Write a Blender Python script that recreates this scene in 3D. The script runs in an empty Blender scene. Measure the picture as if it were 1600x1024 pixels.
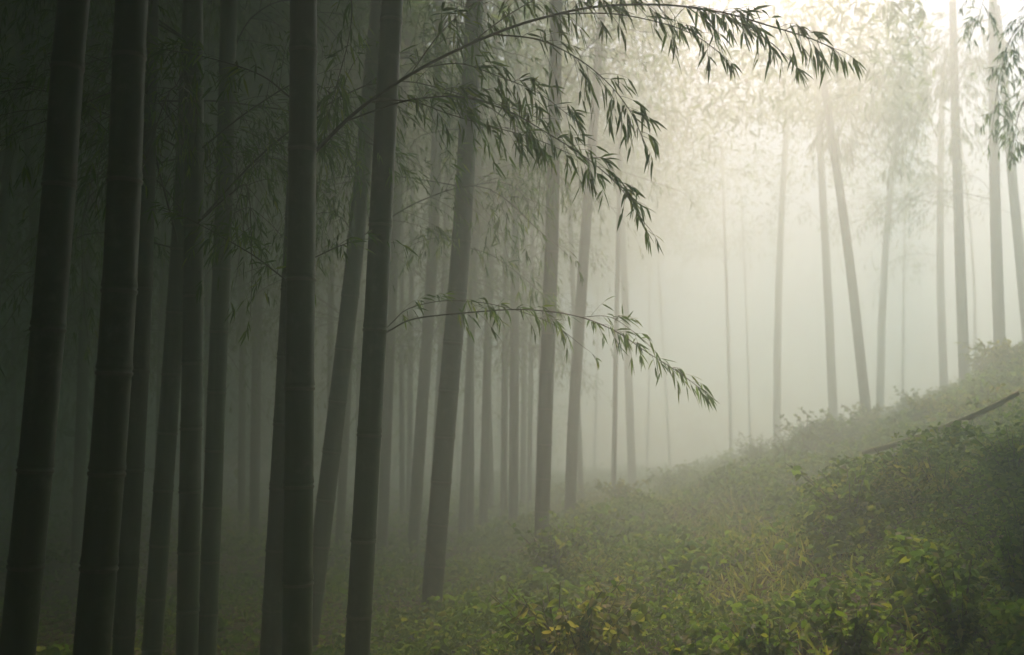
import bpy, math
import numpy as np
from mathutils import Vector

S = bpy.context.scene
COL = S.collection
rad = math.radians

# ------------------------------------------------------------------ camera, sky, sun, exposure
CAM = np.array([0.0, 0.0, 1.6]); PITCH = rad(6.3); FPX = 1600.0
cd = bpy.data.cameras.new('camera'); cam = bpy.data.objects.new('camera', cd); COL.objects.link(cam)
cam.location = CAM; cam.rotation_euler = (rad(90) + PITCH, 0, 0)
cd.sensor_width = 36; cd.lens = 36; cd.clip_start = 0.05; cd.clip_end = 1000
cd.dof.use_dof = True; cd.dof.focus_distance = 4.6; cd.dof.aperture_fstop = 2.8
S.camera = cam

SUN_EL, SUN_AZ = rad(50), rad(24)            # elevation; azimuth to the right of straight ahead (+Y)
W = bpy.data.worlds.new('World'); S.world = W; W.use_nodes = True
nt = W.node_tree; bg = nt.nodes['Background']
sky = nt.nodes.new('ShaderNodeTexSky'); sky.sky_type = 'NISHITA'; sky.sun_disc = False
sky.sun_elevation = SUN_EL; sky.sun_rotation = SUN_AZ
nt.links.new(sky.outputs[0], bg.inputs[0]); bg.inputs[1].default_value = 0.13
sl = bpy.data.lights.new('sun', 'SUN'); sl.energy = 5.0; sl.angle = rad(4); sl.color = (1.0, 0.605, 0.525)
sun = bpy.data.objects.new('sun', sl); COL.objects.link(sun)
sdir = Vector((math.sin(SUN_AZ)*math.cos(SUN_EL), math.cos(SUN_AZ)*math.cos(SUN_EL), math.sin(SUN_EL)))
sun.rotation_euler = sdir.to_track_quat('Z', 'Y').to_euler(); sun.location = (8, 20, 14)
S.view_settings.view_transform = 'Standard'; S.view_settings.look = 'None'; S.view_settings.gamma = 1.0
S.view_settings.exposure = 1.5
S.cycles.max_bounces = 10; S.cycles.volume_bounces = 6; S.cycles.diffuse_bounces = 3
S.cycles.transmission_bounces = 4; S.cycles.glossy_bounces = 2; S.cycles.transparent_max_bounces = 8
S.cycles.use_denoising = True
SIGMA, ANISO = 0.077, 0.66

# ------------------------------------------------------------------ helpers
rng = np.random.default_rng(7)
FWD = np.array([0, math.cos(PITCH), math.sin(PITCH)]); UPV = np.array([0, -math.sin(PITCH), math.cos(PITCH)])
def at(u, v, Y):
    """the point at world depth Y that the photograph shows at pixel (u, v)"""
    d = FWD + np.array([(u-800)/FPX, 0, 0]) + UPV*((512-v)/FPX)
    return CAM + d*(Y/d[1])

def tag(o, label=None, cat=None, group=None, kind=None):
    if label: o['label'] = label
    if cat: o['category'] = cat
    if group: o['group'] = group
    if kind: o['kind'] = kind
    return o
def empty(name, loc, rz=0):
    o = bpy.data.objects.new(name, None); COL.objects.link(o); o.location = loc; o.rotation_euler = (0, 0, rz)
    o.empty_display_size = 0.1
    return o
def link(name, me, parent=None, loc=None):
    o = bpy.data.objects.new(name, me); COL.objects.link(o)
    if parent is not None: o.parent = parent
    if loc is not None: o.location = loc
    return o
def mesh(name, V, F, mats, smooth=True, midx=None):
    """V (n,3); F list of arrays of equal-length faces"""
    me = bpy.data.meshes.new(name)
    V = np.asarray(V, float)
    loops = np.concatenate([f.ravel() for f in F]) if F else np.zeros(0, int)
    sizes = np.concatenate([np.full(len(f), f.shape[1]) for f in F]) if F else np.zeros(0, int)
    starts = np.concatenate([[0], np.cumsum(sizes)[:-1]]) if len(sizes) else sizes
    me.vertices.add(len(V)); me.vertices.foreach_set('co', V.ravel())
    me.loops.add(len(loops)); me.loops.foreach_set('vertex_index', loops.astype(np.int32))
    me.polygons.add(len(sizes)); me.polygons.foreach_set('loop_start', starts.astype(np.int32))
    try: me.polygons.foreach_set('loop_total', sizes.astype(np.int32))
    except Exception: pass
    me.polygons.foreach_set('use_smooth', np.full(len(sizes), smooth))
    for m in mats: me.materials.append(m)
    if midx is not None: me.polygons.foreach_set('material_index', np.asarray(midx, np.int32))
    me.update(); me.validate()
    return me
def unit(a):
    return a/np.maximum(np.linalg.norm(a, axis=-1, keepdims=True), 1e-9)

class Acc:
    """collects vertices and faces for one mesh"""
    def __init__(s): s.V = []; s.F = {}; s.n = 0
    def add(s, V, F):
        s.V.append(V)
        for f in F: s.F.setdefault(f.shape[1], []).append(f + s.n)
        s.n += len(V)
    def mesh(s, name, mats, smooth=True):
        if not s.V: return mesh(name, np.zeros((0, 3)), [], mats)
        return mesh(name, np.concatenate(s.V), [np.concatenate(f) for f in s.F.values()], mats, smooth)

def spline(P, n):
    """smooth curve through control points"""
    P = np.asarray(P, float)
    if len(P) == 2: return P[0] + (P[1]-P[0])*np.linspace(0, 1, n)[:, None]
    Q = np.vstack([2*P[0]-P[1], P, 2*P[-1]-P[-2]]); m = len(P)-1
    t = np.linspace(0, m-1e-6, n); i = t.astype(int); f = (t-i)[:, None]
    a, b, c, d = Q[i], Q[i+1], Q[i+2], Q[i+3]
    return .5*(2*b + (c-a)*f + (2*a-5*b+4*c-d)*f*f + (3*b-a-3*c+d)*f**3)
def tube(acc, path, r, k=6):
    path = np.asarray(path); n = len(path); r = np.broadcast_to(r, n)
    T = unit(np.gradient(path, axis=0))
    ref = np.array([0, 0, 1.0]) if abs(T[0, 2]) < .9 else np.array([1.0, 0, 0])
    A = unit(np.cross(T, ref)); B = np.cross(T, A)
    a = np.arange(k)*2*math.pi/k
    ring = path[:, None] + r[:, None, None]*(A[:, None]*np.cos(a)[None, :, None] + B[:, None]*np.sin(a)[None, :, None])
    i, j = np.meshgrid(np.arange(n-1), np.arange(k), indexing='ij'); i = i.ravel(); j = j.ravel(); j2 = (j+1) % k
    F = np.stack([i*k+j, i*k+j2, (i+1)*k+j2, (i+1)*k+j], 1)
    cap = np.arange(k)
    acc.add(ring.reshape(-1, 3), [F, cap[None, ::-1], (cap + (n-1)*k)[None]])
def leaves(acc, pos, d, length, width, droop, r, broad=False):
    """lance-shaped blades: one vertex at each end, a bent and slightly folded blade between"""
    pos = np.asarray(pos, float); N = len(pos)
    if N == 0: return
    d = unit(np.asarray(d, float)); length = np.broadcast_to(length, N)[:, None]; width = np.broadcast_to(width, N)[:, None]
    side = unit(np.cross(d, r.normal(size=(N, 3)) + np.array([0, 0, .6])))
    nrm = np.cross(side, d)
    dz = np.array([0, 0, -1.0])*np.broadcast_to(droop, N)[:, None]*length
    s1, s2, w1, w2 = (.33, .7, .5, .42) if broad else (.28, .66, .5, .36)
    p1 = pos + d*length*s1 + dz*s1*s1; p2 = pos + d*length*s2 + dz*s2*s2; p3 = pos + d*length + dz
    fold = nrm*width*.16
    V = np.stack([pos, p1-side*width*w1+fold, p1, p1+side*width*w1+fold,
                  p2-side*width*w2+fold, p2, p2+side*width*w2+fold, p3], 1).reshape(-1, 3)
    b = (np.arange(N)*8)[:, None]
    tri = np.concatenate([b+[0, 2, 1], b+[0, 3, 2], b+[4, 5, 7], b+[5, 6, 7]])
    quad = np.concatenate([b+[1, 2, 5, 4], b+[2, 3, 6, 5]])
    acc.add(V, [tri, quad])

def noise2(x, y, seed=0, f=1.0):
    """cheap smooth value noise"""
    x = np.asarray(x)*f; y = np.asarray(y)*f
    xi = np.floor(x).astype(np.int64); yi = np.floor(y).astype(np.int64); fx = x-xi; fy = y-yi
    fx = fx*fx*(3-2*fx); fy = fy*fy*(3-2*fy)
    def h(a, b):
        k = (a*374761393 + b*668265263 + seed*974711) & 0xffffffff
        k = ((k ^ (k >> 13))*1274126177) & 0xffffffff
        return ((k ^ (k >> 16)) & 0xffff)/65535.0
    return (h(xi, yi)*(1-fx)+h(xi+1, yi)*fx)*(1-fy) + (h(xi, yi+1)*(1-fx)+h(xi+1, yi+1)*fx)*fy
def ground_z(x, y):
    x = np.asarray(x, float); y = np.asarray(y, float)
    u = x + .55 - .30*np.clip(y-13, 0, 60); k = .5
    ramp = k*np.log1p(np.exp(np.clip(u/k, -30, 30)))
    z = .12 + .28*np.where(ramp > 8, 8 + .3*(ramp-8), ramp)
    z = z + .55*np.exp(-(((x-3.6)/1.35)**2 + ((y-6.0)/2.0)**2))      # the near bank
    v = x - 5.4 - .42*np.clip(y-13, 0, 60)
    z = z + .32*.4*np.log1p(np.exp(np.clip(v/.4, -30, 12)))
    z = z + .14*(noise2(x, y, 3, .7)-.5) + .07*(noise2(x, y, 4, 2.1)-.5)
    return z

# ------------------------------------------------------------------ materials
def mat(name): 
    m = bpy.data.materials.new(name); m.use_nodes = True
    return m, m.node_tree, m.node_tree.nodes['Principled BSDF']
def ramp_node(t, stops):
    r = t.nodes.new('ShaderNodeValToRGB'); e = r.color_ramp.elements
    while len(e) < len(stops): e.new(.5)
    for k, (p, c) in enumerate(stops): e[k].position = p; e[k].color = (*c, 1)
    return r
def leaf_mat(name, stops, trans=.45, rough=.6):
    m, t, b = mat(name)
    g = t.nodes.new('ShaderNodeNewGeometry'); r = ramp_node(t, stops)
    t.links.new(g.outputs['Random Per Island'], r.inputs[0]); t.links.new(r.outputs[0], b.inputs['Base Color'])
    b.inputs['Roughness'].default_value = rough; b.inputs['Specular IOR Level'].default_value = .22
    tr = t.nodes.new('ShaderNodeBsdfTranslucent'); mx = t.nodes.new('ShaderNodeMixShader'); mx.inputs[0].default_value = trans
    h = t.nodes.new('ShaderNodeMix'); h.data_type = 'RGBA'; h.blend_type = 'MULTIPLY'; h.inputs[0].default_value = 1
    h.inputs[7].default_value = (1.7, 2.0, .8, 1); t.links.new(r.outputs[0], h.inputs[6]); t.links.new(h.outputs[2], tr.inputs[0])
    t.links.new(b.outputs[0], mx.inputs[1]); t.links.new(tr.outputs[0], mx.inputs[2])
    t.links.new(mx.outputs[0], t.nodes['Material Output'].inputs[0])
    return m
M_leaf = leaf_mat('bamboo_leaf', [(0, (.036, .085, .014)), (.6, (.068, .140, .022)), (.88, (.12, .195, .030)), (1, (.20, .24, .04))], .5)
M_under = leaf_mat('undergrowth_leaf', [(0, (.045, .10, .012)), (.5, (.09, .17, .020)), (.85, (.15, .23, .030)), (1, (.22, .24, .05))], .5)
M_grass = leaf_mat('grass_blade', [(0, (.08, .14, .025)), (.5, (.18, .22, .045)), (1, (.32, .30, .11))], .45)
M_litter = leaf_mat('dry_leaf', [(0, (.10, .075, .04)), (.6, (.19, .15, .09)), (1, (.30, .26, .17))], .15)
def culm_mat(name, c0, c1):
    m, t, b = mat(name)
    tc = t.nodes.new('ShaderNodeTexCoord'); mp = t.nodes.new('ShaderNodeMapping'); mp.inputs['Scale'].default_value = (26, 26, .8)
    n = t.nodes.new('ShaderNodeTexNoise'); n.inputs['Scale'].default_value = 1; n.inputs['Detail'].default_value = 6
    n2 = t.nodes.new('ShaderNodeTexNoise'); n2.inputs['Scale'].default_value = 3.5; n2.inputs['Detail'].default_value = 4
    t.links.new(tc.outputs['Object'], mp.inputs[0]); t.links.new(mp.outputs[0], n.inputs[0]); t.links.new(tc.outputs['Object'], n2.inputs[0])
    a = t.nodes.new('ShaderNodeMath'); a.operation = 'MULTIPLY_ADD'; a.inputs[1].default_value = .5
    t.links.new(n2.outputs[0], a.inputs[0]); 
    s = t.nodes.new('ShaderNodeMath'); s.operation = 'MULTIPLY'; s.inputs[1].default_value = .5
    t.links.new(n.outputs[0], s.inputs[0]); t.links.new(s.outputs[0], a.inputs[2])
    r = ramp_node(t, [(.35, c0), (.62, c1)]); t.links.new(a.outputs[0], r.inputs[0]); t.links.new(r.outputs[0], b.inputs['Base Color'])
    oi = t.nodes.new('ShaderNodeObjectInfo'); hv = t.nodes.new('ShaderNodeHueSaturation')
    mr = t.nodes.new('ShaderNodeMapRange'); mr.inputs[3].default_value = .7; mr.inputs[4].default_value = 1.35
    t.links.new(oi.outputs['Random'], mr.inputs[0]); t.links.new(mr.outputs[0], hv.inputs['Value']); t.links.new(r.outputs[0], hv.inputs['Color'])
    n3 = t.nodes.new('ShaderNodeTexNoise'); n3.inputs['Scale'].default_value = 9; n3.inputs['Detail'].default_value = 8; n3.inputs['Roughness'].default_value = .7
    t.links.new(tc.outputs['Object'], n3.inputs[0]); r3 = ramp_node(t, [(.52, (0, 0, 0)), (.68, (.6, .6, .6))]); t.links.new(n3.outputs[0], r3.inputs[0])
    mx = t.nodes.new('ShaderNodeMix'); mx.data_type = 'RGBA'; t.links.new(r3.outputs[0], mx.inputs[0]); t.links.new(hv.outputs[0], mx.inputs[6]); mx.inputs[7].default_value = (.14, .16, .11, 1)
    t.links.new(mx.outputs[2], b.inputs['Base Color'])
    b.inputs['Roughness'].default_value = .5; b.inputs['Specular IOR Level'].default_value = .35
    bp = t.nodes.new('ShaderNodeBump'); bp.inputs['Strength'].default_value = .15; bp.inputs['Distance'].default_value = .004
    t.links.new(n.outputs[0], bp.inputs['Height']); t.links.new(bp.outputs[0], b.inputs['Normal'])
    return m
M_culm = culm_mat('bamboo_culm', (.026, .058, .022), (.070, .105, .050))
M_node = culm_mat('bamboo_node', (.062, .075, .045), (.145, .15, .10))
M_twig = culm_mat('bamboo_twig', (.035, .045, .02), (.07, .07, .035))
M_moss = culm_mat('mossy_pole', (.10, .15, .035), (.26, .28, .09))
M_ground, t, b = mat('forest_floor')
tc = t.nodes.new('ShaderNodeTexCoord'); n = t.nodes.new('ShaderNodeTexNoise'); n.inputs['Scale'].default_value = 2.2; n.inputs['Detail'].default_value = 10
r = ramp_node(t, [(.3, (.022, .022, .013)), (.5, (.05, .045, .026)), (.7, (.06, .075, .028))])
t.links.new(tc.outputs['Object'], n.inputs[0]); t.links.new(n.outputs[0], r.inputs[0]); t.links.new(r.outputs[0], b.inputs['Base Color'])
b.inputs['Roughness'].default_value = .95

# ------------------------------------------------------------------ ground
BX0, BX1, BY0, BY1, BZ0, BZ1 = -30., 32., -9., 54., -1.2, 12.4
gx = np.concatenate([np.arange(BX0+.5, -6, .8), np.arange(-6, 9, .16), np.arange(9, BX1-.4, .8)])
gy = np.concatenate([np.arange(BY0+.5, 1, .8), np.arange(1, 18, .16), np.arange(18, BY1-.4, .8)])
X, Yg = np.meshgrid(gx, gy); V = np.stack([X, Yg, ground_z(X, Yg)], -1).reshape(-1, 3)
nx, ny = len(gx), len(gy)
i, j = np.meshgrid(np.arange(ny-1), np.arange(nx-1), indexing='ij'); q = (i*nx+j).ravel()
gr = link('ground', mesh('ground', V, [np.stack([q, q+1, q+nx+1, q+nx], 1)], [M_ground]))
tag(gr, 'dim forest floor rising to a grassy slope on the right', 'ground', kind='structure')

# ------------------------------------------------------------------ branches
def grow(stem, lf, path, r0, r1, start, n_twig, tl, lpt, ll, rg, sub=0, hang=.75, k=5, spread=.8):
    """a leafy branch along path: thin stem, side twigs, blades that hang from the twig ends"""
    path = np.asarray(path); n = len(path)
    tube(stem, path, np.linspace(r0, r1, n), k)
    T = unit(np.gradient(path, axis=0))
    fr = np.sort(rg.uniform(start, 1.0, n_twig)); fr[-1] = 1.0
    for f in fr:
        i = min(int(f*(n-1)), n-1); p = path[i]; d0 = T[i]
        side = unit(np.cross(d0, rg.normal(size=3)))
        last = f > .97
        d = unit(d0*(.75 if not last else 1.6) + side*spread*(1 if not last else .3) + np.array([0, 0, .1]))
        L = tl*(1.15-.65*f)*rg.uniform(.6, 1.25)
        m = 7; s = np.linspace(0, 1, m)[:, None]
        tw = p + d*L*s + np.array([0, 0, -1])*L*hang*.55*s**2
        if sub:
            grow(stem, lf, tw, r1*1.0, r1*.45, .25, max(3, int(round(sub*L/tl))), tl*.42, lpt, ll, rg, 0, hang, 3, spread)
            continue
        tube(stem, tw, np.linspace(r1*.75, r1*.35, m), 3)
        c = max(2, rg.poisson(lpt)); fs = np.clip(1-rg.exponential(.28, c), .1, 1); fs[0] = 1
        ii = (fs*(m-1)).astype(int); tt = unit(np.gradient(tw, axis=0))[ii]
        dd = unit(tt*.8 + rg.normal(size=(c, 3))*.42 + np.array([0, 0, -hang]))
        lens = ll*rg.uniform(.6, 1.2, c)
        leaves(lf, tw[ii], dd, lens, lens*rg.uniform(.12, .17, c), rg.uniform(.05, .35, c), rg)

# generic sprays: along +X from the origin, arching and drooping
SPRAY = []
for k in range(6):
    rg = np.random.default_rng(100+k)
    L = [1.0, 1.3, 1.6, 1.9, 1.2, 1.5][k]
    st, lf = Acc(), Acc()
    up = rg.uniform(.25, .6)
    P = [(0, 0, 0), (L*.35, rg.uniform(-.06, .06), L*.35*up), (L*.7, rg.uniform(-.12, .12), L*.4*up), (L, rg.uniform(-.2, .2), L*(.4*up-.3))]
    grow(st, lf, spline(P, 14), .006, .0022, .18, 20, .45, 4.5, .066, rg, sub=6, hang=.6)
    SPRAY.append((st.mesh('branch', [M_twig]), lf.mesh('leaves', [M_leaf])))
def add_spray(root, loc, rz, ry=0, sc=1.0, k=None, rg=rng):
    k = int(rg.integers(len(SPRAY))) if k is None else k
    b = link('branch', SPRAY[k][0], root, loc); b.rotation_euler = (0, ry, rz); b.scale = (sc, sc, sc)
    link('leaves', SPRAY[k][1], b)

# ------------------------------------------------------------------ bamboo
def culm_mesh(P, R, H, nodes, k, taper=.35):
    """P(s): centre line as function of height above base; rings pinch and swell at each node"""
    zs, rs, mi = [0.], [1.03], []
    for z in nodes:
        if z < .05 or z > H-.05: continue
        for dz, rr in ((-.030, 1.0), (-.012, .985), (-.004, 1.075), (.003, 1.07), (.008, .975), (.016, 1.06), (.024, 1.045), (.045, 1.0)):
            zs.append(z+dz); rs.append(rr)
    zs.append(H); rs.append(1.)
    zs = np.array(zs); rs = np.array(rs); o = np.argsort(zs, kind='stable'); zs, rs = zs[o], rs[o]
    r = R*rs*(1 - taper*(zs/max(H, .1))**1.6)
    acc = Acc(); pts = P(zs); tube(acc, pts, r, k)
    me = acc.mesh('culm', [M_culm, M_node])
    nz = np.asarray(nodes)[:, None]; zc = .5*(zs[1:]+zs[:-1])
    isn = (((zc[None] - nz) > -.013) & ((zc[None] - nz) < .004)).any(0)
    quads = np.repeat(isn, k).astype(int)
    sizes = np.zeros(len(me.polygons), np.int32); me.polygons.foreach_get('loop_total', sizes)
    mi = np.zeros(len(sizes), int); mi[np.where(sizes == 4)[0][:len(quads)]] = quads
    me.polygons.foreach_set('material_index', mi.astype(np.int32))
    return me

def bamboo(pts, w, Y, label, top=None, nodes_px=None, sprays=0, zr=(2.7, 6.), az=None, sc=1.0, group=None, k=20, name='bamboo', spacing=None):
    """pts: pixels (u, v) of the culm's centre line, lowest first; w: its width in pixels; Y: its depth"""
    top = top or min(11.6, 9.9 + .1*max(Y-14, 0))
    W3 = np.array([at(u, v, Y) for u, v in pts])
    zz, xx = W3[:, 2], W3[:, 0]; o = np.argsort(zz); zz, xx = zz[o], xx[o]
    dl = (xx[1]-xx[0])/(zz[1]-zz[0]); dh = (xx[-1]-xx[-2])/(zz[-1]-zz[-2])
    def cx(z):
        z = np.asarray(z, float)
        v = np.interp(z, zz, xx)
        v = np.where(z < zz[0], xx[0]+dl*(z-zz[0]), v)
        return np.where(z > zz[-1], xx[-1]+dh*(z-zz[-1]), v)
    if len(pts) > 2:                                        # round the corners of the traced line
        base_cx = cx
        cx = lambda z: sum(base_cx(np.asarray(z, float)+e) for e in (-.5, -.25, 0, .25, .5))/5
    zb = 0.5
    for _ in range(25): zb = float(ground_z(cx(zb), Y))
    zb -= .06
    bx = float(cx(zb)); D = w*Y/FPX; H = top - zb
    root = empty(name, (bx, Y, zb)); rg = np.random.default_rng(int(abs(bx)*1000 + Y*77) % 100000)
    sp0 = spacing or .36
    if nodes_px:
        nz = [float(at(0, v, Y)[2]) - zb for v in nodes_px]; nz.sort()
        a = nz[0] - sp0
        while a > .1: nz.insert(0, a); a -= sp0
        a = nz[-1] + sp0*1.25
        while a < H: nz.append(a); a += sp0*1.3
    else:
        nz = []; a = rg.uniform(.1, .3); s = sp0*.8
        while a < H: nz.append(a); s = min(s*1.05, sp0*1.35); a += s
    bend = rg.normal()*.012
    P = lambda s: np.stack([cx(np.asarray(s)+zb)-bx, bend*np.asarray(s)*np.clip(np.asarray(s)-3, 0, 99), np.asarray(s)], 1)
    link('culm', culm_mesh(P, D/2, H, nz, k), root)
    tag(root, label, 'bamboo', group)
    cand = [z for z in nz if zr[0] < z+zb < zr[1]]
    for q in range(sprays):
        if not cand: break
        z = cand[int(rg.integers(len(cand)))]; p = P(np.array([z]))[0]
        a = rg.uniform(0, 2*math.pi) if az is None else rg.normal(az[0], az[1])
        add_spray(root, tuple(p), a, rg.uniform(-.5, .35), sc*rg.uniform(.75, 1.25), rg=rg)
    return root, P, zb

G_left = 'dark bamboo culms on the left'
B = {}
B['l1'] = bamboo([(27, 1024), (78, 500), (113, 0)], 52, 3.7, 'thick near-black bamboo culm leaning right, nearest the left edge', nodes_px=[885, 735, 515, 290], k=28)
B['l2'] = bamboo([(143, 1024), (187, 500), (205, 0)], 54, 3.5, 'broadest dark bamboo culm, left of a slimmer one it overlaps', nodes_px=[888, 740, 583, 455, 283], k=28)
B['l2b'] = bamboo([(192, 1024), (222, 500), (234, 0)], 32, 5.6, 'dark bamboo culm half hidden behind the right side of the broadest culm', nodes_px=[885, 735, 580, 452, 280], sprays=7)
B['l3b'] = bamboo([(237, 1024), (274, 500), (306, 0)], 30, 6.4, 'leaning dark bamboo culm between the broadest culm and a straight dark one', sprays=12)
B['l3'] = bamboo([(292, 1024), (302, 500), (305, 0)], 33, 5.8, 'straight upright dark bamboo culm with sparse leaves across its upper part', sprays=16)
B['l4'] = bamboo([(323, 1024), (343, 500), (362, 0)], 29, 6.5, 'dark bamboo culm touching the straight dark culm at its foot', sprays=12)
B['l5'] = bamboo([(394, 1024), (402, 500), (409, 0)], 15.5, 16.56, 'thin misty bamboo culm seen alone left of the main branching culm', sprays=12, zr=(3.5, 8))
B['m6'] = bamboo([(464, 1024), (469, 500), (476, 0)], 46, 4.4, 'dark ringed bamboo culm that carries the long arching branch', nodes_px=[912, 760, 607, 437, 235], k=32)
B['m6b'] = bamboo([(423, 1024), (453, 500), (478, 0)], 33, 5.7, 'dark leaning bamboo culm half hidden behind the main ringed culm')
B['m7'] = bamboo([(480, 1024), (526, 644), (556, 390), (588, 0)], 29, 7.6, 'bamboo culm leaning strongly right beside the main ringed culm', sprays=12)
B['m8'] = bamboo([(558, 1024), (592, 410), (611, 0)], 38, 5.1, 'dark bamboo culm with the low leafy branch reaching right', nodes_px=[845, 680, 516, 352, 160], k=28)
B['m8b'] = bamboo([(590, 1024), (614, 420), (636, 0)], 17, 13.8, 'slim grey bamboo culm just behind the culm with the low branch', sprays=9)
B['m9'] = bamboo([(668, 1024), (698, 644), (720, 400), (744, 0)], 32, 8.2, 'grey-green leaning bamboo culm, the broadest right of the low-branch culm', sprays=9, zr=(3.4, 7), nodes_px=None)
B['m10'] = bamboo([(646, 850), (659, 644), (677, 400), (694, 0)], 19, 13.8, 'misty bamboo culm left of the broad grey-green leaning one', sprays=12)
B['m11'] = bamboo([(845, 880), (852, 644), (862, 400), (869, 0)], 23, 10.2, 'straight misty grey bamboo culm, left of a similar pair at the clearing edge', sprays=7, zr=(3.6, 7))
B['m12'] = bamboo([(888, 870), (896, 644), (914, 380), (945, 0)], 18, 13.8, 'misty bamboo culm bending right as it rises at the clearing edge', sprays=3, zr=(4, 8))
B['c13'] = bamboo([(988, 755), (975, 400), (966, 0)], 13, 26.73, 'faint bamboo culm standing alone at the end of the dim ground', sprays=4, zr=(6, 11), sc=1.4)
G_r = 'pale bamboo culms on the slope'
B['r14'] = bamboo([(1214, 700), (1216, 0)], 12, 29.49, 'faint upright bamboo culm in bright mist at the left end of the slope', sprays=5, zr=(7, 12), sc=1.5)
B['r15'] = bamboo([(1304, 690), (1287, 300), (1278, 0)], 14, 24.88, 'pale bamboo culm just left of the strongly tilted one on the slope', sprays=5, zr=(6.5, 12), sc=1.5)
B['r16'] = bamboo([(1360, 702), (1316, 300), (1290, 60)], 15.5, 20, 'most tilted tan bamboo culm, leaning left on the bright slope', sprays=5, zr=(6.5, 11), sc=1.5, az=(0, 1.5))
B['r17'] = bamboo([(1375, 630), (1382, 300), (1388, 0)], 12, 27.65, 'faint bamboo culm standing behind the most tilted tan one', sprays=5, zr=(6.5, 11), sc=1.5)
B['r18'] = bamboo([(1475, 605), (1464, 300), (1450, 0)], 12.5, 25.8, 'slim pale bamboo culm left of the stout pale one on the slope', sprays=4, zr=(6, 11), sc=1.4, az=(3.1, .9))
B['r19'] = bamboo([(1508, 612), (1496, 300), (1481, 0)], 17, 20.28, 'stout pale bamboo culm rising behind the fallen pole', sprays=4, zr=(5.6, 9), sc=1.4, az=(3.1, .9))
B['r20'] = bamboo([(1563, 567), (1554, 300), (1545, 0)], 18, 18.98, 'pale bamboo culm in front of dark hanging leaves, second from the right edge', sprays=4, zr=(5.4, 9), sc=1.4, az=(3.1, 1.0))
B['r21'] = bamboo([(1603, 500), (1584, 300), (1570, 0)], 16, 19.9, 'pale bamboo culm nearest the right edge of the slope', sprays=4, zr=(5.2, 9), sc=1.4, az=(3.1, 1.0))


# ------------------------------------------------------------------ branches traced in the photograph
def px_branch(key, pts, Y0, Y1, r0, r1, start, n_twig, tl, lpt, ll, seed, sub=0, hang=.75, spread=.8, n=40):
    root, _, _ = B[key]; o = np.array(root.location)
    Yv = np.linspace(0, 1, len(pts)); P = [at(u, v, Y0 + (Y1-Y0)*f) - o for (u, v), f in zip(pts, Yv)]
    st, lf = Acc(), Acc(); rg = np.random.default_rng(seed)
    grow(st, lf, spline(P, n), r0, r1, start, n_twig, tl, lpt, ll, rg, sub, hang, 6, spread)
    b = link('branch', st.mesh('branch', [M_twig]), root)
    link('leaves', lf.mesh('leaves', [M_leaf]), b)
# the long arching branch and its side branches
px_branch('m6', [(494, 236), (545, 185), (600, 143), (680, 95), (780, 50), (860, 25), (940, 10), (1040, 8), (1130, 20), (1200, 40), (1260, 58), (1303, 76)], 4.4, 4.25, .0085, .0022, .46, 46, .17, 5, .084, 1, hang=.65, n=70)
px_branch('m6', [(540, 190), (600, 168), (650, 155), (720, 152), (790, 172), (850, 205), (920, 250), (970, 295), (1008, 350)], 4.4, 4.2, .0042, .0018, .2, 62, .15, 5, .076, 2, hang=.5, n=60)
px_branch('m6', [(575, 160), (640, 158), (700, 178), (760, 196), (830, 215), (890, 240)], 4.4, 4.5, .003, .0016, .25, 26, .14, 4, .085, 21, hang=.5)
px_branch('m6', [(770, 54), (840, 62), (900, 90), (950, 130), (985, 175), (1008, 225)], 4.35, 4.2, .0035, .0018, .15, 34, .17, 4.5, .078, 3, hang=.6)
px_branch('m6', [(660, 106), (720, 100), (780, 120), (840, 145), (895, 185)], 4.38, 4.55, .003, .0016, .2, 34, .15, 5, .078, 4, hang=.5)
px_branch('m6', [(870, 22), (960, 22), (1040, 38), (1090, 58), (1128, 86)], 4.33, 4.2, .003, .0016, .2, 20, .11, 4, .08, 5, hang=.75)
px_branch('m6', [(1060, 9), (1130, 24), (1195, 60), (1240, 100)], 4.28, 4.4, .0026, .0014, .15, 15, .10, 4, .082, 6, hang=.7)
px_branch('m6', [(730, 72), (800, 20), (870, -15), (940, -30), (1010, -28)], 4.36, 4.7, .003, .0016, .2, 30, .18, 5, .08, 7)
px_branch('m6', [(640, 118), (690, 50), (750, 0), (820, -20)], 4.4, 4.9, .003, .0016, .2, 26, .22, 4, .085, 8)
px_branch('m6', [(478, -130), (530, -70), (549, 0), (545, 60), (528, 125), (508, 200)], 4.4, 4.55, .004, .0015, .35, 28, .12, 4, .085, 9, hang=.5)
px_branch('m6', [(453, 152), (415, 122), (370, 103), (310, 87), (250, 77)], 4.4, 4.6, .0045, .0015, .25, 30, .17, 4, .075, 10, hang=.4)
px_branch('m6', [(450, 440), (438, 431), (400, 402), (360, 378), (300, 345), (252, 328)], 4.4, 4.7, .0042, .0015, .12, 30, .16, 3.5, .07, 11, hang=.4)
px_branch('m6', [(493, 402), (530, 385), (570, 374), (620, 380)], 4.4, 4.8, .003, .0014, .2, 12, .10, 3, .07, 12, hang=.5)
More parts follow.
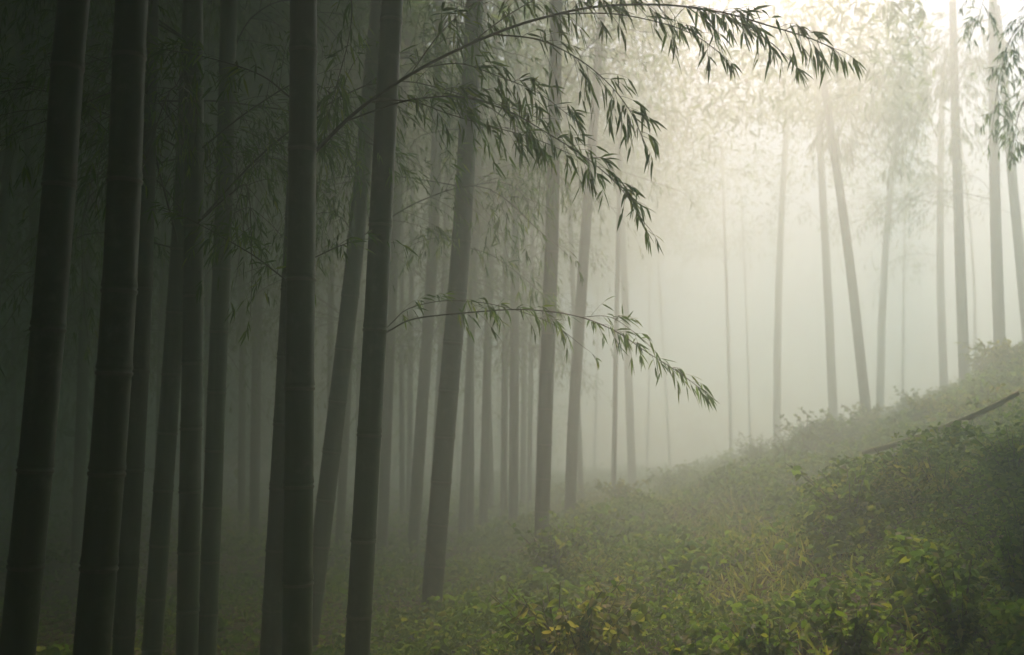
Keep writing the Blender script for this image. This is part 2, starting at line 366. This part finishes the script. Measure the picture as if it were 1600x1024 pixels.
# the low branch of the next culm
px_branch('m8', [(594, 526), (612, 515), (650, 498), (740, 488), (820, 484), (900, 494), (960, 517), (1010, 550), (1060, 582), (1098, 610)], 5.1, 5.3, .005, .0016, .3, 44, .12, 4, .075, 13, hang=.6, n=60)
px_branch('m8', [(594, 524), (614, 503), (640, 482), (700, 470), (780, 478), (860, 505), (915, 545)], 5.1, 5.5, .0035, .0014, .25, 30, .13, 4, .07, 14, hang=.6)
px_branch('m8', [(905, 496), (950, 495), (985, 515), (1020, 545)], 5.2, 5.2, .002, .0013, .1, 10, .09, 3.5, .07, 15, hang=.3)
px_branch('m9', [(722, 385), (770, 400), (825, 440), (865, 478)], 8.2, 8.5, .004, .0015, .05, 34, .17, 4, .085, 16, hang=.6)
px_branch('m9', [(722, 385), (690, 372), (650, 380), (620, 400)], 8.2, 8.5, .004, .0015, .15, 22, .17, 4, .085, 17, hang=.6)
px_branch('m8b', [(612, 362), (680, 310), (760, 275), (830, 255), (890, 249), (970, 268), (1060, 298)], 13.8, 13.8, .011, .003, .3, 50, .42, 5, .13, 18, hang=.8)
px_branch('m8b', [(700, 300), (770, 285), (820, 300), (855, 325)], 13.8, 13.3, .006, .002, .1, 22, .30, 5, .13, 19, hang=.8)
# the arch of leaves on the right and the dark hanging sprays at the frame's edge
px_branch('r20', [(1546, 30), (1500, 45), (1400, 100), (1335, 155), (1302, 205)], 18.98, 19.4, .015, .004, .1, 60, .9, 5, .20, 30, sub=4, hang=.7)
px_branch('r20', [(1549, 90), (1490, 110), (1430, 165), (1405, 230)], 18.98, 18.2, .012, .004, .15, 30, .7, 5, .20, 31, sub=3, hang=.7)
px_branch('r21', [(1575, 20), (1530, 60), (1500, 130), (1490, 200)], 19.9, 18.7, .012, .004, .15, 34, .7, 5, .20, 32, sub=3, hang=.7)
B['r22'] = bamboo([(1690, 600), (1665, 0)], 24, 9.0, 'bamboo beyond the right edge whose dark leafy sprays hang into the corner', zr=(3.2, 6), az=(3.1, .6))
px_branch('r22', [(1668, 40), (1620, 20), (1580, 60), (1560, 130), (1552, 190)], 9.0, 9.3, .007, .002, .2, 26, .28, 5, .09, 33, sub=3, hang=.6)
px_branch('r22', [(1670, 130), (1630, 120), (1595, 170), (1582, 230)], 9.0, 9.3, .007, .002, .2, 24, .26, 5, .09, 34, sub=3, hang=.6)
px_branch('r22', [(1664, -60), (1600, -70), (1550, -30), (1525, 40)], 9.0, 9.5, .007, .002, .2, 22, .28, 5, .09, 35, sub=3, hang=.6)

# ------------------------------------------------------------------ culms deeper in the grove
deep = [  # u at v=700, u at v=0, width px, depth, sprays, label
 (-25, 20, 22, 8.5, 3, 'dim bamboo culm cut by the left edge of the frame'),
 (60, 62, 16, 11, 4, 'dim slender bamboo culm behind the nearest left culm'),
 (126, 150, 18, 9.5, 5, 'dim bamboo culm in the gap between the two thickest left culms'),
 (152, 168, 15, 11.5, 5, 'second dim bamboo culm in the gap beside the broadest culm'),
 (250, 262, 14, 12, 5, 'thin dim bamboo culm beside the leaning dark one'),
 (326, 330, 14, 11.5, 5, 'thin dim bamboo culm behind the straight dark culm'),
 (378, 384, 11, 14, 4, 'thinnest misty bamboo culm left of the one standing alone'),
 (538, 574, 14, 10.5, 4, 'thin grey bamboo culm between the leaning culm and the low-branch culm'),
 (516, 520, 11, 14, 3, 'thin pale bamboo culm close to the right side of the main ringed culm'),
 (690, 704, 10, 14, 3, 'thin misty bamboo culm crossing behind the broad grey-green leaning one'),
 (728, 760, 13, 11.5, 3, 'thin misty bamboo culm just right of the broad grey-green leaning one'),
 (758, 776, 14, 12.5, 4, 'misty bamboo culm crossing a twin in the middle of the grove'),
 (766, 748, 9, 15, 2, 'slender misty twin crossing the other way in the middle of the grove'),
 (803, 808, 16, 11.5, 4, 'upright misty bamboo culm left of the pair at the clearing edge'),
 (828, 836, 8, 16, 2, 'very thin misty bamboo culm beside the left culm of the pair'),
 (640, 648, 9, 16, 2, 'very thin misty bamboo culm far behind the low-branch culm'),
]
for u7, u0, w, Y, ns, lab in deep:
    Y *= 1.3
    bamboo([(u7, 700), ((u7+u0)/2, 350), (u0, 0)], w, Y, lab, sprays=ns*5, zr=(2.6, 7.5), k=10, sc=1.1)
rg = np.random.default_rng(55)
for k, u in enumerate([1045, 1142, 1172, 1410, 1525, 930, 1012, 780, 715, 860, 585, 450, 205, 100, 20, 290, 735, 788, 818, 842, 905, 681, 628, 560, 960]):
    Y = rg.uniform(30, 44) if k < 14 else rg.uniform(16, 22); ln = rg.normal()*14
    bamboo([(u, 690), (u+ln, 0)], .12*FPX/Y*rg.uniform(.8, 1.1), Y, 'hazy slender bamboo culm standing far back in the mist', sprays=3, zr=(6, 12), k=8, sc=1.5, group='hazy bamboo culms far back in the mist')

# ------------------------------------------------------------------ leaf canopy over the grove, mostly out of view, shaped to shade it
EDGE0, EDGE1, EDGEW = .3, .10, .9
OPEN = .18
def canopy():
    rg = np.random.default_rng(5); N = 1900000
    x = rg.uniform(-29, 26, N); y = rg.uniform(-8, 52, N); z = 6.6 + .1*np.clip(y-14, 0, 18) + 3.5*rg.beta(1.4, 1.2, N)
    side = rg.random(N) < .30                                  # unseen skirts of foliage added round the sides to block low light
    z = np.where(side, rg.uniform(.8, 7.5, N), z)
    t = (z-2)/math.tan(SUN_EL); sx = x - t*math.sin(SUN_AZ); sy = y - t*math.cos(SUN_AZ)   # where a leaf's shadow falls
    edge = EDGE0 + EDGE1*np.clip(sy, -5, 30) - 2.2*np.exp(-((sy-8)/2.4)**2) + 1.2*(noise2(sx, sy, 9, .35)-.5)
    keep = 1/(1+np.exp((sx-edge)/EDGEW))
    el0 = (z-1.6)/np.maximum(y, .1)
    keep = np.maximum.reduce([keep, OPEN*np.maximum(y > 22, ((y > 12) & (el0 > .32) & (x > .2*y))*4)*(el0 > .25)*(x < .42*y), 1/(1+np.exp((sy-np.where((sx > .2) & (sx < 2.4), 4.9, 5.8))/.6))*np.where((sx > .4) & (sx < 2.4), .85, 1)])         # leaves kept so that near ground, bank and camera fall in shade
    keep = np.where(~side & (sx > .5) & (sx < 2.4) & (sy > 4.6) & (sy < 10), keep*.06, keep)      # a gap cut to let light down on the trodden grass
    keep = np.where((sy < -2.5) & (sx < 3), keep*.95, keep)        # thinned a little behind the camera to let sky light in
    clump = noise2(x+z*.7, y, 11, .55)*noise2(x, y+z, 12, 1.6)
    keep = keep*np.clip((clump-.05)*6, .08, 1)
    ks = np.maximum.reduce([1/(1+np.exp((x+9.5)/.8)), 1/(1+np.exp((y+4)/.5)), 1/(1+np.exp(-(y-(30+.5*np.clip(x+4, 0, 99)))/1.5))*(x < 2), 1/(1+np.exp(-(x-9)/.6))*(y < 9)])
    keep = np.where(side, ks*np.clip((clump-.08)*4, .1, 1), keep)
    el = (z-1.6)/np.maximum(y, .1)
    keep = np.where(~side & (y > 4.5) & (y < 13) & (x > .9+.08*y) & (x < 2.4+.2*y), keep*.12, keep)   # opened overhead so that sky light reaches the slope
    keep = np.where(~side & (el0 < .47) & (x > .04*y) & (y > 9), keep*.7, keep)
    keep = np.where((y > -.5) & (y < 12) & (el < .43) & (np.abs(x) < .62*y+1.5), 0, keep)
    m = rg.random(N) < keep
    x, y, z = x[m], y[m], z[m]; n = len(x)
    d = rg.normal(size=(n, 3)) + np.array([0, 0, -.5])
    far = (y > 8.5) | (el[m] < .43) & (y > 4)
    seen = (el[m] < .6) & (y > 8) & (x > -.1*y)
    L = np.where(seen, .17, np.where(far, .37, .76))*rg.uniform(.7, 1.3, n)
    acc = Acc(); leaves(acc, np.stack([x, y, z], 1), d, L, L*.28, .2, rg)
    return acc.mesh('shade_canopy', [M_leaf])
tag(link('shade_canopy', canopy()), 'dense bamboo leaf canopy, mostly out of view, shaped to shade the grove', 'canopy', kind='stuff')

# fallen pole lying on the rim of the bank
ys = np.linspace(3.5, 9.5, 240); P = []
for f in np.linspace(0, 1, 24):                                 # the rim: where the bank turns over into the slope behind
    k = .335 + .15*f; z = ground_z(k*ys, ys); b = int(np.argmax((z-1.6+.2)/ys)); P.append((k*ys[b], ys[b]-.15, z[b]))
P = np.array(P); LL = np.linspace(0, 1, 24); P = np.stack([np.polyval(np.polyfit(LL, P[:, c], 2), np.linspace(0, 1, 40)) for c in range(3)], 1)
P[:, 2] += np.max(ground_z(P[:, 0], P[:, 1]) - P[:, 2]) + .27
p0 = P[0].copy(); acc = Acc(); tube(acc, P-p0, np.linspace(.026, .018, 40)*(1+.14*(np.arange(40) % 5 == 2)), 12)
fp = link('fallen_pole', acc.mesh('fallen_pole', [M_moss]), None, tuple(p0))
tag(fp, 'mossy fallen pole lying along the rim of the right bank', 'pole')
POLE = P.copy()

# ------------------------------------------------------------------ undergrowth
def scatter(N, Ymin, Ymax, rg, pw=1.0):
    y = Ymin*(Ymax/Ymin)**(rg.random(N)**pw); x = rg.uniform(-1, 1, N)*(.56*y+.8)
    return x, y
def lush(x, y):
    """0 on the shaded grove floor, 1 on the open slope"""
    return 1/(1+np.exp(-(x-(-.9+.02*y))/.6))
def path_d(x, y):
    px = np.interp(y, [3, 5, 7, 9, 12, 16], [1.1, 1.35, 1.6, 1.9, 2.0, 2.1]); return np.abs(x-px)
def near_pole(x, y):
    d = np.full(np.shape(x), 9.)
    for p in POLE[::3]: d = np.minimum(d, np.hypot(x-p[0]+.1, y-p[1]+.35))
    return d < .6
def undergrowth():
    rg = np.random.default_rng(21); acc = Acc(); N = 520000
    x, y = scatter(N, 2.6, 42, rg, .9)
    lu = lush(x, y); lump = noise2(x, y, 31, 1.3)*.6 + noise2(x, y, 32, 3.6)*.4
    p = (.25+.75*lu)*np.clip((lump-.2)*2.4, .1, 1)*np.where(path_d(x, y) < .35, .35, 1)
    m = rg.random(N) < p; x, y, lu, lump = x[m], y[m], lu[m], lump[m]; n = len(x)
    h = (.05 + .48*lump*lump*(.35+.65*lu) + .9*np.clip((y-11)/14, 0, 1)*np.clip(noise2(x, y, 35, .9)-.45, 0, 1))*np.where(path_d(x, y) < .4, .5, 1)
    z = ground_z(x, y) + h*rg.random(n)**.6*np.where(near_pole(x, y), .12, 1)
    d = rg.normal(size=(n, 3))*np.array([1, 1, .6]) + np.array([0, -.15, .15])
    L = rg.uniform(.026, .05, n)*np.where(noise2(x, y, 36, 2.3) > .62, 1.7, 1)*rg.uniform(.7, 1.3, n)*np.interp(y, [3, 5, 7, 14, 40], [.55, .75, 1, 1.5, 3])
    leaves(acc, np.stack([x, y, z], 1), d, L, L*rg.uniform(.4, .6, n), rg.uniform(.1, .5, n), rg, broad=True)
    return acc.mesh('undergrowth', [M_under])
tag(link('undergrowth', undergrowth()), 'low tangled leafy undergrowth over the forest floor and slope', 'undergrowth', kind='stuff')
def grass():
    rg = np.random.default_rng(22); acc = Acc(); N = 170000
    x, y = scatter(N, 3, 42, rg)
    crest = np.clip((y-7)/4, 0, 1)*np.clip((x-1.5)/2, 0, 1)
    p = np.clip(np.exp(-(path_d(x, y)/.45)**2)*np.clip((y-3.5)/1.5, 0, 1) + .75*crest + .12*lush(x, y), 0, 1)*np.clip(noise2(x, y, 41, 1.8)*2-.2, .1, 1)
    p = p*np.interp(y, [4.5, 6.5], [.15, 1])
    m = rg.random(N) < p; x, y = x[m], y[m]; n = len(x)
    d = rg.normal(size=(n, 3))*.6 + np.array([0, 0, 1.0])
    L = rg.uniform(.08, .24, n)*np.interp(y, [8, 16, 40], [1, 1.5, 3])
    leaves(acc, np.stack([x, y, ground_z(x, y)-.01], 1), d, L, L*.045+.002, rg.uniform(.1, .6, n), rg)
    return acc.mesh('grass', [M_grass])
tag(link('grass', grass()), 'yellow-green grass along the trodden gap and the crest of the slope', 'grass', kind='stuff')

def shrub(u, v, Y, h, label, n=16, ll=.06, seed=0, broad=True, name='shrub', m=None, spread=.5, cat='shrub'):
    x, y, _ = at(u, v, Y); z = float(ground_z(x, y)) - .02
    root = empty(name, (x, y, z)); tag(root, label, cat)
    rg = np.random.default_rng(500+seed); st, lf = Acc(), Acc()
    for k in range(n):
        a = rg.uniform(0, 2*math.pi); L = h*rg.uniform(.55, 1.1); o = spread*L*rg.uniform(.2, 1.1)
        P = spline([(0, 0, 0), (math.cos(a)*o*.35, math.sin(a)*o*.35, L*.55), (math.cos(a)*o, math.sin(a)*o, L)], 12)
        tube(st, P, np.linspace(.004, .0015, 12), 4)
        c = int(34*rg.uniform(.7, 1.3)); i = np.clip((rg.uniform(.12, 1, c)**.8*11).astype(int), 0, 11)
        d = rg.normal(size=(c, 3))*np.array([1, 1, .5]) + np.array([math.cos(a)*.4, math.sin(a)*.4, .15])
        LL = ll*rg.uniform(.6, 1.25, c)
        leaves(lf, P[i], d, LL, LL*(.5 if broad else .17), rg.uniform(.1, .5, c), rg, broad=broad)
    link('stem', st.mesh('stem', [M_twig]), root); link('leaves', lf.mesh('leaves', [m or M_under]), root)
    return root
shrub(870, 960, 4.6, 0.36, 'yellow-green leafy shrub at the bottom beside the dark grove floor', 22, .040, 1, m=M_grass)
shrub(985, 985, 4.2, 0.29, 'low rounded shrub at the bottom, right of the yellow-green one', 20, .040, 2)
shrub(1090, 985, 4.0, 0.3, 'dark leafy shrub at the bottom below the trodden gap', 22, .040, 3)
shrub(1200, 960, 3.9, 0.3, 'broad dark shrub at the bottom in front of the grassy gap', 24, .040, 4)
shrub(1330, 960, 3.8, 0.32, 'dense shrub at the foot of the right bank', 24, .040, 5)
shrub(1500, 930, 3.7, 0.36, 'tall dark shrub on the right bank low in the frame', 26, .040, 6)
shrub(1590, 800, 4.0, 0.36, 'dark shrub cut by the right edge half way up the bank', 26, .040, 7)
shrub(1590, 640, 4.8, 0.3, 'dark shrub on top of the bank at the right edge', 24, .040, 8)
shrub(1545, 540, 15, .75, 'feathery pale plant at the foot of the pale culms on the crest', 18, .12, 9, False, 'feathery_plant', M_grass, .7, 'plant')
shrub(1440, 620, 17, .5, 'small feathery tuft on the crest beside the fallen pole', 14, .11, 10, False, 'feathery_plant', M_grass, .7, 'plant')
shrub(1275, 670, 20, .45, 'wispy tuft on the crest between two pale culms', 14, .11, 11, False, 'feathery_plant', M_grass, .7, 'plant')

def copy_thing(o):
    c = o.copy(); COL.objects.link(c)
    for ch in o.children:
        d = ch.copy(); COL.objects.link(d); d.parent = c
    return c
rg = np.random.default_rng(77); protos = []; spots = []
while len(spots) < 46:
    y = 4.6*(22/4.6)**rg.random(); x = rg.uniform(.03, .5)*y
    if path_d(x, y) > .55 and lush(np.array(x), y) > .35 and not (near_pole(np.array(x), np.array(y)) or near_pole(np.array(x+.1), np.array(y+.6))): spots.append((x, y))
for k, (x, y) in enumerate(spots):
    if k < 5:
        o = shrub(800+x/y*FPX, 0, y, .36, 'small leafy shrub in the tangle on the slope', 26, .042, 30+k, k % 2 == 0, m=[M_under, M_grass][k % 3 == 1], spread=.8); protos.append(o)
    else:
        o = copy_thing(protos[k % 5])
    o.location = (x, y, float(ground_z(x, y))-.02); o.rotation_euler = (0, 0, rg.uniform(0, 6.3)); q = rg.uniform(.6, 1.25)*(1+.03*y); o.scale = (q, q, q)
    o['group'] = 'small leafy shrubs over the slope'
def litter():
    rg = np.random.default_rng(61); acc = Acc(); N = 60000
    x, y = scatter(N, 3, 22, rg); m = rg.random(N) < np.clip(1.1-lush(x, y), .12, 1)*np.clip(noise2(x, y, 51, 1.1)*2-.3, .08, 1)
    x, y = x[m], y[m]; n = len(x); d = rg.normal(size=(n, 3))*np.array([1, 1, .12]); L = rg.uniform(.06, .13, n)
    leaves(acc, np.stack([x, y, ground_z(x, y)+rg.uniform(.005, .04, n)], 1), d, L, L*.17, .05, rg)
    return acc.mesh('leaf_litter', [M_litter])
tag(link('leaf_litter', litter()), 'pale dry bamboo leaves littering the dark grove floor', 'leaf litter', kind='stuff')

# haze box
hz = Acc()
c = np.array([[x, y, z] for z in (BZ0, BZ1) for y in (BY0, BY1) for x in (BX0, BX1)])
hz.add(c, [np.array([[0, 2, 3, 1], [4, 5, 7, 6], [0, 1, 5, 4], [2, 6, 7, 3], [0, 4, 6, 2], [1, 3, 7, 5]])])
M_haze = bpy.data.materials.new('haze'); M_haze.use_nodes = True; t = M_haze.node_tree
t.nodes.remove(t.nodes['Principled BSDF'])
v = t.nodes.new('ShaderNodeVolumePrincipled'); v.inputs['Color'].default_value = (.61, .735, .68, 1)
v.inputs['Density'].default_value = SIGMA; v.inputs['Anisotropy'].default_value = ANISO
t.links.new(v.outputs[0], t.nodes['Material Output'].inputs['Volume'])
tag(link('haze', hz.mesh('haze', [M_haze], False)), 'pale morning mist filling the whole grove', 'haze', kind='stuff')
